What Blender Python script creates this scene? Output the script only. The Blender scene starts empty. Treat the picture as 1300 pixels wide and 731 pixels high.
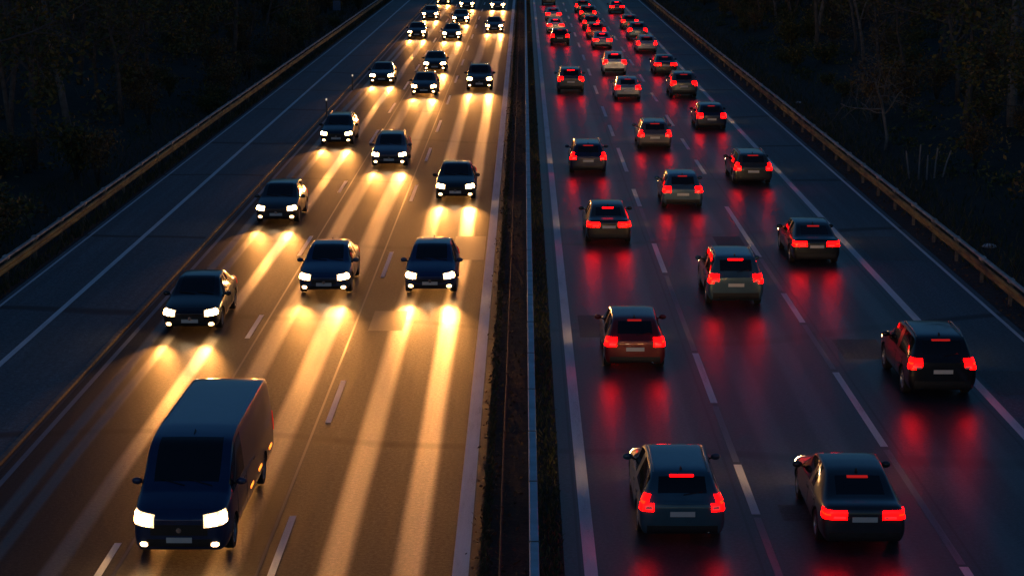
import bpy, bmesh, math, random
from mathutils import Vector, Matrix
from mathutils.bvhtree import BVHTree

random.seed(11)
scene = bpy.context.scene
COL = scene.collection
rad = math.radians
PI = math.pi

# ---------------------------------------------------------------- camera geometry (photo is 1300 x 731)
F_PX, VPX, VPY = 2420.0, 665.0, -128.0
CY = 365.5 - VPY
PITCH = math.atan(CY / F_PX)
H = 13.5
CAM_Z = H * math.cos(PITCH)

def road_y(py):
    """distance along the road of the ground point seen on picture row py"""
    v = py - VPY
    return CAM_Z * (F_PX + CY * CY / F_PX) / v - CAM_Z * CY / F_PX

def road_x(s):
    return s * H

def ground_at(px, py):
    return (px - VPX) / (py - VPY) * H, road_y(py)

# ---------------------------------------------------------------- helpers
def tag(o, label=None, cat=None, group=None, kind=None):
    if label: o['label'] = label
    if cat: o['category'] = cat
    if group: o['group'] = group
    if kind: o['kind'] = kind
    return o

def empty(name, loc=(0, 0, 0), rz=0.0):
    o = bpy.data.objects.new(name, None)
    o.empty_display_size = 0.3
    o.location = loc
    o.rotation_euler = (0, 0, rz)
    COL.objects.link(o)
    return o

def mesh_obj(name, verts, faces, mats, parent=None, smooth=False, sharp=None, midx=None):
    me = bpy.data.meshes.new(name)
    me.from_pydata([tuple(v) for v in verts], [], faces)
    if not isinstance(mats, (list, tuple)): mats = [mats]
    for m in mats: me.materials.append(m)
    if midx is not None:
        me.polygons.foreach_set('material_index', midx)
    if smooth:
        me.polygons.foreach_set('use_smooth', [True] * len(me.polygons))
        if sharp: me.set_sharp_from_angle(angle=rad(sharp))
    me.update()
    o = bpy.data.objects.new(name, me)
    COL.objects.link(o)
    if parent: o.parent = parent
    return o

class MB:
    """collects simple shapes into one mesh"""
    def __init__(s): s.v, s.f, s.m = [], [], []
    def add(s, vs, fs, m=0):
        b = len(s.v)
        s.v.extend(Vector(v) for v in vs)
        for f in fs:
            s.f.append(tuple(b + i for i in f)); s.m.append(m)
    def box(s, x0, x1, y0, y1, z0, z1, m=0, rot=None, bev=0.0):
        b = min(bev, (x1-x0)/2.01, (y1-y0)/2.01, (z1-z0)/2.01) if bev else 0
        if b:
            bm = bmesh.new()
            bmesh.ops.create_cube(bm, size=1)
            for v in bm.verts:
                v.co = Vector(((x0+x1)/2 + v.co.x*(x1-x0), (y0+y1)/2 + v.co.y*(y1-y0), (z0+z1)/2 + v.co.z*(z1-z0)))
            bmesh.ops.bevel(bm, geom=bm.edges[:], offset=b, segments=2, affect='EDGES', profile=.6)
            bm.verts.index_update()
            vs = [v.co.copy() for v in bm.verts]; fs = [[v.index for v in f.verts] for f in bm.faces]
            bm.free()
        else:
            vs = [Vector((x, y, z)) for x in (x0, x1) for y in (y0, y1) for z in (z0, z1)]
            fs = [(0,1,3,2), (4,6,7,5), (0,4,5,1), (2,3,7,6), (0,2,6,4), (1,5,7,3)]
        if rot: vs = [rot @ v for v in vs]
        s.add(vs, fs, m)
    def tube(s, pts, radii, n=6, m=0, caps=True):
        pts = [Vector(p) for p in pts]
        rings = []
        for i, p in enumerate(pts):
            a = pts[max(i-1, 0)]; c = pts[min(i+1, len(pts)-1)]
            d = (c - a)
            if d.length < 1e-9: d = Vector((0, 0, 1))
            d.normalize()
            u = d.cross(Vector((0.13, 0.31, 0.94)))
            if u.length < .05: u = d.cross(Vector((1, 0, 0)))
            u.normalize(); w = d.cross(u)
            r = radii[i] if hasattr(radii, '__len__') else radii
            rings.append([p + (u*math.cos(2*PI*k/n) + w*math.sin(2*PI*k/n))*r for k in range(n)])
        vs = [q for r in rings for q in r]; fs = []
        for i in range(len(rings)-1):
            for k in range(n):
                k2 = (k+1) % n
                fs.append((i*n+k, i*n+k2, (i+1)*n+k2, (i+1)*n+k))
        if caps:
            fs.append(tuple(range(n-1, -1, -1))); fs.append(tuple((len(rings)-1)*n + k for k in range(n)))
        s.add(vs, fs, m)
    def lathe_x(s, prof, n=28, m=0, centre=(0, 0, 0)):
        """profile of (x, r) revolved about the x axis"""
        c = Vector(centre); vs = []; fs = []
        for x, r in prof:
            for k in range(n):
                a = 2*PI*k/n
                vs.append(c + Vector((x, r*math.cos(a), r*math.sin(a))))
        for i in range(len(prof)-1):
            for k in range(n):
                k2 = (k+1) % n
                fs.append((i*n+k, i*n+k2, (i+1)*n+k2, (i+1)*n+k))
        s.add(vs, fs, m)
    def build(s, name, mats, parent=None, smooth=False, sharp=None):
        return mesh_obj(name, s.v, s.f, mats, parent, smooth, sharp, s.m)

# ---------------------------------------------------------------- materials
class NT:
    def __init__(s, name):
        s.mat = bpy.data.materials.new(name); s.mat.use_nodes = True
        s.t = s.mat.node_tree; s.n = s.t.nodes; s.l = s.t.links
        s.bsdf = s.n['Principled BSDF']
    def node(s, typ, **kw):
        nd = s.n.new(typ)
        for k, v in kw.items(): setattr(nd, k, v)
        return nd
    def link(s, a, b): s.l.new(a, b)
    def pos(s): return s.node('ShaderNodeNewGeometry').outputs['Position']
    def objco(s): return s.node('ShaderNodeTexCoord').outputs['Object']
    def mapping(s, src, scale):
        m = s.node('ShaderNodeMapping'); m.inputs['Scale'].default_value = scale
        s.link(src, m.inputs['Vector']); return m.outputs['Vector']
    def noise(s, src, scale, detail=4, rough=.6):
        n = s.node('ShaderNodeTexNoise')
        n.inputs['Scale'].default_value = scale; n.inputs['Detail'].default_value = detail; n.inputs['Roughness'].default_value = rough
        s.link(src, n.inputs['Vector']); return n.outputs['Fac']
    def ramp(s, src, stops):
        r = s.node('ShaderNodeValToRGB')
        els = r.color_ramp.elements
        while len(els) < len(stops): els.new(.5)
        for e, (p, c) in zip(els, stops):
            e.position = p
        for e, (p, c) in zip(els, stops):
            e.color = (c, c, c, 1) if not hasattr(c, '__len__') else (*c[:3], 1)
        s.link(src, r.inputs['Fac']); return r.outputs['Color']
    def mix(s, fac, a, b, blend='MIX'):
        m = s.node('ShaderNodeMix', data_type='RGBA', blend_type=blend)
        for sock, val in ((m.inputs['Factor'], fac), (m.inputs['A'], a), (m.inputs['B'], b)):
            if hasattr(val, 'is_output'): s.link(val, sock)
            elif hasattr(val, '__len__'): sock.default_value = (*val[:3], 1)
            else: sock.default_value = val if sock.name == 'Factor' else (val, val, val, 1)
        # the mix node has one Factor/A/B per data type: pick by identifier for safety
        return [o for o in m.outputs if o.type == 'RGBA'][0]
    def math(s, op, a, b=None):
        m = s.node('ShaderNodeMath', operation=op)
        for i, val in enumerate((a, b)):
            if val is None: continue
            if hasattr(val, 'is_output'): s.link(val, m.inputs[i])
            else: m.inputs[i].default_value = val
        return m.outputs[0]
    def bump(s, h, strength, dist):
        b = s.node('ShaderNodeBump'); b.inputs['Strength'].default_value = strength; b.inputs['Distance'].default_value = dist
        s.link(h, b.inputs['Height']); s.link(b.outputs['Normal'], s.bsdf.inputs['Normal'])
    def set(s, **kw):
        for k, v in kw.items():
            sock = s.bsdf.inputs[k.replace('_', ' ')]
            if hasattr(v, 'is_output'): s.link(v, sock)
            elif hasattr(v, '__len__') and len(v) == 3: sock.default_value = (*v, 1)
            else: sock.default_value = v
        return s.mat

def mixfix(nt, fac, a, b, blend='MIX'):
    m = nt.node('ShaderNodeMix', data_type='RGBA', blend_type=blend)
    sf = m.inputs[0]; sa = [i for i in m.inputs if i.name == 'A' and i.type == 'RGBA'][0]; sb = [i for i in m.inputs if i.name == 'B' and i.type == 'RGBA'][0]
    for sock, val in ((sf, fac), (sa, a), (sb, b)):
        if hasattr(val, 'is_output'): nt.link(val, sock)
        elif hasattr(val, '__len__'): sock.default_value = (*val[:3], 1)
        elif sock is sf: sock.default_value = val
        else: sock.default_value = (val, val, val, 1)
    return [o for o in m.outputs if o.type == 'RGBA'][0]
NT.mix = mixfix

def simple(name, col, rough=.5, metal=0.0, var=.25, scale=6.0, **kw):
    nt = NT(name)
    n = nt.noise(nt.objco(), scale, 4)
    c0 = tuple(c*(1-var) for c in col); c1 = tuple(min(1, c*(1+var)) for c in col)
    return nt.set(Base_Color=nt.ramp(n, [(.3, c0), (.7, c1)]), Roughness=rough, Metallic=metal, **kw)

def emitter(name, col, strength, base=(.3, .02, .02), rough=.2):
    nt = NT(name)
    return nt.set(Base_Color=base, Roughness=rough, Emission_Color=col, Emission_Strength=strength)

# ---- asphalt: aggregate grain, patches, wheel tracks polished by traffic, painted headlight trails, sealed cracks
def asphalt(name, base, tracks=None, x0=0, x1=1, rough=(.42, .62), cracks=True, bump=.35, polish=.22, tint=1.6, sheen=(.5, .5)):
    nt = NT(name)
    P = nt.pos()
    grain = nt.noise(P, 55, 3, .7)
    blot = nt.noise(nt.mapping(P, (.5, .06, 1)), 1.0, 5, .6)
    mid = nt.noise(P, 11, 4, .75)
    streak = nt.noise(nt.mapping(P, (3.2, .035, 1)), 1.0, 4, .6)
    col = nt.ramp(grain, [(.3, tuple(c*.55 for c in base)), (.55, base), (.78, tuple(c*2.1 for c in base))])
    col = nt.mix(.55, col, nt.ramp(blot, [(.3, .55), (.7, 1.45)]), 'MULTIPLY')
    col = nt.mix(.6, col, nt.ramp(streak, [(.3, .5), (.7, 1.5)]), 'MULTIPLY')
    col = nt.mix(.8, col, nt.ramp(mid, [(.34, .35), (.5, .95), (.66, 1.9)]), 'MULTIPLY')
    r = nt.math('ADD', nt.math('MULTIPLY', streak, rough[1]-rough[0]), rough[0])
    if tracks:
        sep = nt.node('ShaderNodeSeparateXYZ'); nt.link(P, sep.inputs[0])
        wob = nt.math('MULTIPLY', nt.math('SUBTRACT', nt.noise(nt.mapping(P, (.02, .03, 1)), 1, 2), .5), .5)
        u = nt.math('DIVIDE', nt.math('SUBTRACT', nt.math('ADD', sep.outputs[0], wob), x0), x1-x0)
        stops = [(0, 0)]
        for t, w, a in sorted(tracks):
            for dx, val in ((-w*1.0, 0), (-w*.55, a), (w*.55, a), (w*1.0, 0)):
                stops.append(((t+dx-x0)/(x1-x0), val))
        stops.append((1, 0))
        stops = stops[:32]
        tr = nt.ramp(u, stops)
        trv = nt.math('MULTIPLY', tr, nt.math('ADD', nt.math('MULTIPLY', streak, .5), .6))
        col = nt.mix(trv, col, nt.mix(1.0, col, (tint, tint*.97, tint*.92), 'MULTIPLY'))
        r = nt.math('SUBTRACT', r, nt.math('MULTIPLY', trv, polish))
    if cracks:
        w = nt.node('ShaderNodeTexWave', wave_type='BANDS', bands_direction='Y')
        w.inputs['Scale'].default_value = .021; w.inputs['Distortion'].default_value = 5.0; w.inputs['Detail'].default_value = 3
        w.inputs['Detail Scale'].default_value = 1.2
        nt.link(P, w.inputs['Vector'])
        cr = nt.ramp(w.outputs['Fac'], [(.0, 1), (.0025, 1), (.006, 0), (1, 0)])
        col = nt.mix(cr, col, (.012, .012, .012))
    nt.bump(nt.math('ADD', nt.math('MULTIPLY', grain, .5), mid), bump, .02)
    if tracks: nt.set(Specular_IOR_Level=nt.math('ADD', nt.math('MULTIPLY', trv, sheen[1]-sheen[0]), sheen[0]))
    return nt.set(Base_Color=col, Roughness=r)

def line_paint(name, col, wear):
    nt = NT(name); P = nt.pos()
    g = nt.noise(P, 30, 4, .7); b = nt.noise(nt.mapping(P, (2, .25, 1)), 1.2, 4, .65)
    f = nt.math('ADD', nt.math('MULTIPLY', g, .5), nt.math('MULTIPLY', b, .5))
    c = nt.ramp(f, [(wear-.06, tuple(x*.25 for x in col)), (wear+.05, tuple(x*.8 for x in col)), (.6, col)])
    nt.bump(g, .3, .01)
    return nt.set(Base_Color=c, Roughness=.55)

M = {}
L_C = [-.23, -.505, -.76]          # lane centres, oncoming carriageway (slopes from the vanishing point)
R_C = [.242, .52, .80]
def track_list(cs, a):
    out = []
    for c, k in zip(cs, a):
        out += [(road_x(c) - .76, .42, k), (road_x(c) + .76, .42, k)]
    return out
IN_TRACKS_AND_TRAILS = [(road_x(-.228)-.76, .36, 1), (road_x(-.228)+.76, .36, 1), (road_x(-.508)-.74, .34, .75), (road_x(-.508)+.76, .40, .7), (road_x(-.845), .20, 1), (road_x(-.806), .18, 1), (road_x(-.706), .26, 1)]  # worn wheel tracks; the kerb-lane bands are headlight trails painted into the asphalt
M['asphalt_in'] = asphalt('worn asphalt with light trails', (.027, .027, .028), IN_TRACKS_AND_TRAILS, -13, 0, rough=(.52, .60), bump=.5, polish=.20, tint=2.6, sheen=(.10, .68))
M['asphalt_out'] = asphalt('dark asphalt', (.036, .041, .047), track_list(R_C, (.5, .5, .5)), 0, 13, rough=(.36, .44), polish=.10, tint=1.3, bump=.16, sheen=(.35, .55))
M['shoulder'] = asphalt('hard shoulder asphalt', (.062, .098, .112), None, rough=(.55, .7), bump=.25)
M['joint'] = simple('bitumen joint', (.012, .012, .013), .45, scale=20)
M['paint'] = line_paint('road paint', (.80, .81, .82), .385)
M['old_paint'] = line_paint('faded road paint', (.20, .21, .24), .40)

def soil(name, c0, c1, c2, scale=3):
    nt = NT(name); P = nt.pos()
    a = nt.noise(P, scale, 6, .7); b = nt.noise(P, scale*9, 3, .7)
    col = nt.ramp(a, [(.3, c0), (.5, c1), (.72, c2)])
    col = nt.mix(.7, col, nt.ramp(b, [(.3, .35), (.7, 1.5)]), 'MULTIPLY')
    nt.bump(b, .8, .08)
    return nt.set(Base_Color=col, Roughness=.95)
M['ground'] = soil('forest floor', (.012, .012, .009), (.022, .024, .014), (.040, .034, .02), .7)
M['median_soil'] = soil('brown median soil', (.03, .018, .011), (.06, .034, .02), (.09, .055, .03), 2.2)
M['verge_soil'] = soil('gravel verge', (.02, .02, .02), (.035, .032, .03), (.06, .055, .05), 3)
M['concrete'] = simple('kerb concrete', (.19, .19, .19), .85, scale=3)
M['steel'] = simple('weathered galvanised steel', (.26, .25, .25), .5, .55, .35, 2.0)
M['top_rail'] = simple('grey brown weathered rail', (.40, .36, .33), .6, .1, .4, 1.5)
nt = NT('rusty ochre rail'); P = nt.pos()
a = nt.noise(nt.mapping(P, (1, .35, 1.6)), 1.6, 6, .7)
M['ochre_rail'] = nt.set(Base_Color=nt.ramp(a, [(.34, (.07, .045, .028)), (.46, (.24, .15, .05)), (.62, (.46, .31, .08)), (.76, (.14, .09, .05))]), Roughness=.75)
M['post'] = simple('dull post steel', (.17, .14, .11), .7, .2, .4, 5)
M['median_rail'] = simple('painted blue grey steel', (.33, .44, .52), .45, .1, .25, 1.2)
M['rust'] = simple('rust', (.14, .06, .03), .8, .1, .4, 4)

# ---- vehicles
nt = NT('car paint')
oi = nt.node('ShaderNodeObjectInfo')
fl = nt.noise(nt.objco(), 3, 4)
pc = nt.mix(.35, oi.outputs['Color'], nt.ramp(fl, [(.3, .7), (.7, 1.2)]), 'MULTIPLY')
M['car_paint'] = nt.set(Base_Color=pc, Metallic=.35, Roughness=.32, Coat_Weight=.7, Coat_Roughness=.06)
M['car_glass'] = simple('car glass', (.008, .009, .011), .06, 0, .1)
M['trim'] = simple('black trim', (.012, .012, .013), .5)
M['tyre'] = simple('tyre rubber', (.014, .014, .014), .85)
M['alloy'] = simple('alloy rim', (.38, .38, .40), .35, .8, .1)
M['chrome'] = simple('chrome', (.5, .5, .52), .18, 1.0, .05)
M['plate'] = simple('number plate white', (.62, .62, .58), .4, 0, .03)
M['tail_lit'] = emitter('tail light lit', (1, .0002, .0002), 27.0)
M['brake_lit'] = emitter('brake strip lit', (1, .0006, .0008), 8.0)
M['tail_dim'] = emitter('tail lens', (1, .02, .01), .35)
M['head_bowl'] = emitter('headlight bowl', (1, .62, .30), 2.0, (.5, .5, .5), .1)  # bowl emits on its own to imitate scattered lamp light
M['lens_dim'] = emitter('reversing lens', (1, .05, .04), .22, (.35, .3, .3), .15)
M['amber_lens'] = emitter('amber lens', (1, .2, .02), .25, (.5, .16, .02), .15)
M['fog_lit'] = emitter('fog lamp lit', (1, .58, .24), 14.0, (.8, .8, .8))
M['head_lit'] = emitter('headlight lit', (1, .50, .15), 110.0, (.8, .8, .8))
M['side_lit'] = emitter('amber side lamp', (1, .22, .02), 3.0, (.4, .1, .01))

# ---- plants
M['bark'] = simple('grey bark', (.075, .068, .062), .9, 0, .4, 4)
M['pale_bark'] = simple('pale smooth bark', (.12, .118, .115), .8, 0, .35, 3)
def leafmat(name, cols):
    nt = NT(name)
    isl = nt.node('ShaderNodeNewGeometry').outputs['Random Per Island']
    return nt.set(Base_Color=nt.ramp(isl, cols), Roughness=.75)
M['leaf'] = leafmat('dark leaves', [(0, (.025, .038, .012)), (.5, (.05, .066, .016)), (.8, (.12, .10, .02)), (1, (.19, .13, .025))])
M['leaf_dull'] = leafmat('brown autumn leaves', [(0, (.05, .033, .015)), (.6, (.11, .07, .025)), (1, (.19, .13, .03))])
M['grass'] = leafmat('dry verge grass', [(0, (.02, .032, .010)), (.5, (.04, .055, .016)), (.8, (.085, .07, .03)), (1, (.13, .10, .045))])
M['fallen'] = leafmat('fallen leaves', [(0, (.045, .02, .009)), (.6, (.09, .045, .02)), (1, (.15, .09, .035))])
M['wood'] = simple('bleached wood', (.16, .16, .165), .8)
M['litter'] = simple('white plastic', (.6, .6, .6), .5)
M['sign_blue'] = simple('blue sign sheet', (.05, .12, .22), .4)
M['white_plastic'] = simple('delineator plastic', (.7, .7, .68), .5)
M['reflector'] = emitter('reflector lens', (1, .8, .55), .9, (.8, .7, .5))  # unlit reflector given its own glow in place of returned light

# ---------------------------------------------------------------- ground, roads, markings
def terrain_z(x, y):
    ax = abs(x)
    if ax < 19.5: return -.05
    t = ax - 19.5
    slope = 1 - math.exp(-t/9.0)
    return -.05 + slope*1.6 + min(t, 60)*.03 + slope*.35*(math.sin(x*.41+y*.09)+math.sin(y*.23-x*.17)*.8)

def build_ground():
    xs = [-900, -420, -220, -140] + [x for x in range(-100, -20, 3)] + [-19.5, -10, 0, 10, 19.5] + [x for x in range(21, 101, 3)] + [140, 220, 420, 900]
    ys = [-300, -120, -40] + [y for y in range(-10, 330, 4)] + [380, 480, 700, 1100, 2000, 3500]
    vs = [(x, y, terrain_z(x, y)) for y in ys for x in xs]
    n = len(xs); fs = []
    for j in range(len(ys)-1):
        for i in range(n-1):
            fs.append((j*n+i, j*n+i+1, (j+1)*n+i+1, (j+1)*n+i))
    return tag(mesh_obj('ground', vs, fs, M['ground'], smooth=True), kind='structure')
build_ground()

Y0, Y1 = -30.0, 900.0
def strip(name, xa, xb, z, mat, ya=Y0, yb=Y1, thick=.05):
    ny = 24
    mb = MB()
    vs, fs = [], []
    for j in range(ny+1):
        y = ya + (yb-ya)*j/ny
        vs += [(xa, y, z-thick), (xa, y, z), (xb, y, z), (xb, y, z-thick)]
    for j in range(ny):
        a = 4*j; b = a+4
        for k in range(3): fs.append((a+k, a+k+1, b+k+1, b+k))
    o = mesh_obj(name, vs, fs, mat)
    return tag(o, kind='structure')

X_L_EDGE, X_L_IN = road_x(-.915), road_x(-.066)
X_R_IN, X_R_OUT = road_x(.062), road_x(.952)
X_SH_L0, X_SH_L1 = road_x(-1.30), road_x(-.935)
X_SH_R1 = road_x(1.155)
strip('oncoming_road', X_L_EDGE, X_L_IN, 0.0, M['asphalt_in'])
strip('outbound_road', X_R_IN, X_R_OUT, 0.0, M['asphalt_out'])
strip('hard_shoulder', X_SH_L0, X_SH_L1, .03, M['shoulder'])
strip('hard_shoulder', X_R_OUT, X_SH_R1, -.004, M['shoulder'])
strip('drainage_gutter', X_SH_L1, X_L_EDGE, -.035, M['joint'])
strip('median_strip', X_L_IN, road_x(.008), .02, M['median_soil'])
strip('median_strip', road_x(.008), X_R_IN, .015, M['ground'])
strip('verge', -18.9, X_SH_L0, .02, M['verge_soil'])
strip('verge', X_SH_R1, 16.6, -.01, M['verge_soil'])

def sheet(name, rects, z, mat):
    mb = MB()
    for x0, x1, ya, yb in rects:
        n = max(1, int((yb-ya)/8))
        for k in range(n):
            a = ya + (yb-ya)*k/n; b = ya + (yb-ya)*(k+1)/n
            mb.add([(x0, a, z), (x1, a, z), (x1, b, z), (x0, b, z)], [(0, 1, 2, 3)])
    return tag(mb.build(name, mat), kind='structure')

def edge(name, s, w, z, mat): return sheet(name, [(road_x(s)-w/2, road_x(s)+w/2, 10, 420)], z, mat)
edge('edge_line', -.093, .33, .005, M['paint'])
edge('edge_line', -.895, .14, .005, M['old_paint'])
edge('edge_line', .1012, .27, .005, M['paint'])
edge('edge_line', .936, .26, .005, M['paint'])
edge('shoulder_line', -1.123, .19, .0345, M['paint'])
edge('shoulder_line', -1.284, .10, .0345, M['paint'])
edge('shoulder_line', 1.135, .13, .001, M['paint'])

def dashes(s, near, start, period, w=.15, far=300):
    x = road_x(s); rects = []
    for ya, yb in near: rects.append((x-w/2, x+w/2, road_y(yb), road_y(ya)))
    y = start
    while y < far:
        rects.append((x-w/2, x+w/2, y, y+6)); y += period
    return rects
lane_rects = []
lane_rects += dashes(.379, [(589, 652), (448, 511), (309, 346), (240, 262), (188, 218), (159, 173)], 118, 14, .19)
lane_rects += dashes(.660, [(718, 760), (472, 566), (372, 409), (262, 326), (203, 221), (176, 190)], 113, 14, .19)
lane_rects += dashes(-.373, [(655, 735), (483, 537), (320, 352), (235, 256), (188, 205)], 110, 15, .15)
lane_rects += dashes(-.629, [(690, 745), (530, 575), (400, 430), (300, 325), (230, 245)], 105, 15, .15)
sheet('lane_marking', lane_rects, .005, M['paint'])
old = []
for s, spans in ((.379, [(350, 445), (515, 586), (264, 306), (656, 740)]), (.660, [(570, 715), (412, 468), (328, 369)]),):
    x = road_x(s)
    for a, b in spans: old.append((x-.08, x+.08, road_y(b), road_y(a)))
sheet('faded_lane_marking', old, .004, M['old_paint'])
# sealed longitudinal paving joints
sheet('paving_joint', [(road_x(s)-.03, road_x(s)+.03, 10, 420) for s in (-.395, -.607, .358, .682, .085, .912)], .003, M['joint'])
# resurfaced patches and the paler worn concrete strip of a bridge joint
M['patch'] = asphalt('fresh asphalt patch', (.020, .020, .021), rough=(.5, .6), cracks=False, sheen=(.2, .2))
M['pale_patch'] = asphalt('pale old asphalt patch', (.062, .062, .060), rough=(.55, .65), cracks=False)
sheet('asphalt_patch', [(road_x(sa), road_x(sb), road_y(pb), road_y(pa)) for sa, sb, pa, pb in
      ((.13, .24, 400, 428), (-.36, -.28, 395, 420), (.56, .64, 300, 316), (-.20, -.11, 300, 330))], .0022, M['patch'])
sheet('asphalt_patch', [(road_x(sa), road_x(sb), road_y(pb), road_y(pa)) for sa, sb, pa, pb in
      ((.42, .52, 640, 660), (.70, .80, 430, 455), (.97, 1.10, 300, 330), (.96, 1.12, 470, 500))], .0024, M['pale_patch'])
# kerb between the slip road and the carriageway, slot drain in the median
kb = MB(); kb.box(X_SH_L1-.004, X_SH_L1+.13, Y0, 420, -.05, .05)
tag(kb.build('kerb', M['post']), kind='structure')

# ---------------------------------------------------------------- guardrails
def w_profile(face, zc):
    """corrugated beam profile, points (x, z), 'face' = +1 bulges toward +x"""
    pr = [(0, -.155), (.035, -.15), (.075, -.115), (.08, -.07), (.03, -.02), (.03, .02), (.08, .07), (.075, .115), (.035, .15), (0, .155)]
    return [(face*x, zc+z) for x, z in pr]

def sweep(profile, x, ya, yb, step, thick, mb, jit=0.0):
    n = max(1, int((yb-ya)/step))
    k = len(profile)
    rings = []
    for j in range(n+1):
        y = ya + (yb-ya)*j/n
        dx = jit*(math.sin(y*.11)+.6*math.sin(y*.37+1))
        rings.append([(x+dx+p[0], y, p[1]+jit*.4*math.sin(y*.23)) for p in profile])
    vs = [p for r in rings for p in r]; fs = []
    for j in range(n):
        for i in range(k-1):
            fs.append((j*k+i, j*k+i+1, (j+1)*k+i+1, (j+1)*k+i))
    mb.add(vs, fs)

def guardrail(x, face, label):
    root = tag(empty('guardrail', (x, 0, 0)), label, 'guardrail')
    ya, yb = 20, 330
    # round weathered handrail on top, ochre rusty beam below it
    mb = MB()
    pts = [(0, ya, .86)]
    prof = [(.09*math.cos(a), .86+.055*math.sin(a)) for a in [2*PI*i/10 for i in range(11)]]
    sweep(prof, 0, ya, yb, 4, 0, mb, .012)
    for y in range(ya+2, yb, 4): mb.box(-.1, .1, y-.17, y+.17, .79, .925, bev=.02)
    mb.build('top_rail', M['top_rail'], root, True, 40)
    mb = MB()
    sweep(w_profile(face, .56), face*.07, ya, yb, 4, 0, mb, .012)
    for y in range(ya+2, yb, 4):
        sweep([(a*1.06, b) for a, b in w_profile(face, .56)], face*.078, y-.16, y+.16, .32, 0, mb)
    mb.build('rail_beam', M['ochre_rail'], root, True, 50)
    proto = None
    for i, y in enumerate(range(ya+2, yb, 4)):
        if proto is None:
            p = MB()
            p.box(-.06, .06, -.04, .04, -.3, .80, bev=.01)
            p.box(face*.035-.04, face*.035+.04, -.06, .06, .42, .70, bev=.01)
            proto = p.build('post', M['post'], root); o = proto
        else:
            o = proto.copy(); COL.objects.link(o); o.parent = root
        o.location = (0, y, 0); o.rotation_euler = (random.uniform(-.03, .03), random.uniform(-.03, .03), 0)
    return root
guardrail(-18.25, 1, 'weathered guardrail with rusty ochre beam beside the slip road and dark thicket')
guardrail(16.15, -1, 'weathered guardrail with rusty ochre beam along the tail-lit carriageway and bare wood')

root = tag(empty('guardrail', (road_x(.016), 0, 0)), 'blue-grey box-beam barrier running along the grassy median between both carriageways', 'guardrail')
mb = MB()
y = 12.0
while y < 330:
    mb.box(-.095, .095, y+.05, y+3.95, .60, .78, bev=.02); y += 4
mb.build('rail_beam', M['median_rail'], root)
mb = MB(); y = 12.0
while y < 330:
    mb.box(-.075, .075, y-.14, y+.14, .62, .765, bev=.01)
    mb.box(-.11, .11, y-.02, y+.02, .59, .775); y += 4
mb.build('splice_sleeve', M['post'], root)
proto = None
y = 12.0
while y < 330:
    if proto is None:
        p = MB(); p.box(-.05, .05, -.035, .035, -.2, .60, bev=.01); p.box(-.09, .09, -.06, .06, .5, .6, bev=.01)
        o = proto = p.build('post', M['post'], root)
    else:
        o = proto.copy(); COL.objects.link(o); o.parent = root
    o.location = (0, y, 0); y += 4
# low rusty cable rail in the brown strip
root = tag(empty('cable_rail', (road_x(-.034), 0, 0)), 'low rusty cable line on short pegs in the brown median strip', 'cable rail')
mb = MB(); sweep([(.022*math.cos(2*PI*i/8), .16+.022*math.sin(2*PI*i/8)) for i in range(9)], 0, 15, 330, 3, 0, mb, .01)
mb.build('cable', M['rust'], root, True)
proto = None
for y in range(16, 330, 6):
    if proto is None:
        p = MB(); p.box(-.03, .03, -.03, .03, -.1, .2, bev=.008); o = proto = p.build('peg', M['rust'], root)
    else:
        o = proto.copy(); COL.objects.link(o); o.parent = root
    o.location = (0, y, 0)

# ---------------------------------------------------------------- small roadside things
def delineator(px, py, label):
    x, y = ground_at(px, py)
    r = tag(empty('delineator_post', (x, y, .02)), label, 'delineator post', 'delineator posts on the kerb')
    p = MB(); p.box(-.05, .05, -.035, .035, -.05, .95, bev=.02); p.build('post', M['post'], r)
    p = MB(); p.box(-.062, .062, -.045, .045, .952, 1.12, bev=.025); p.build('cap', M['white_plastic'], r)
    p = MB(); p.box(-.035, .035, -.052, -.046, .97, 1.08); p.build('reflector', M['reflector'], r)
delineator(448, 115, 'thin delineator post with pale reflector cap, farther up the slip road kerb')
delineator(415, 148, 'thin delineator post with pale reflector cap, lower down the slip road kerb')

x, y = ground_at(428, 27)
r = tag(empty('road_sign', (x, y, terrain_z(x, y))), 'small blue sign on a short post behind the slip road guardrail', 'sign')
p = MB(); p.tube([(0, 0, -.2), (0, 0, 1.9)], .04, 8); p.build('pole', M['post'], r)
p = MB(); p.box(-.42, .42, -.08, -.055, 1.0, 2.05, bev=.01); p.build('sign_panel', M['sign_blue'], r)

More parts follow.
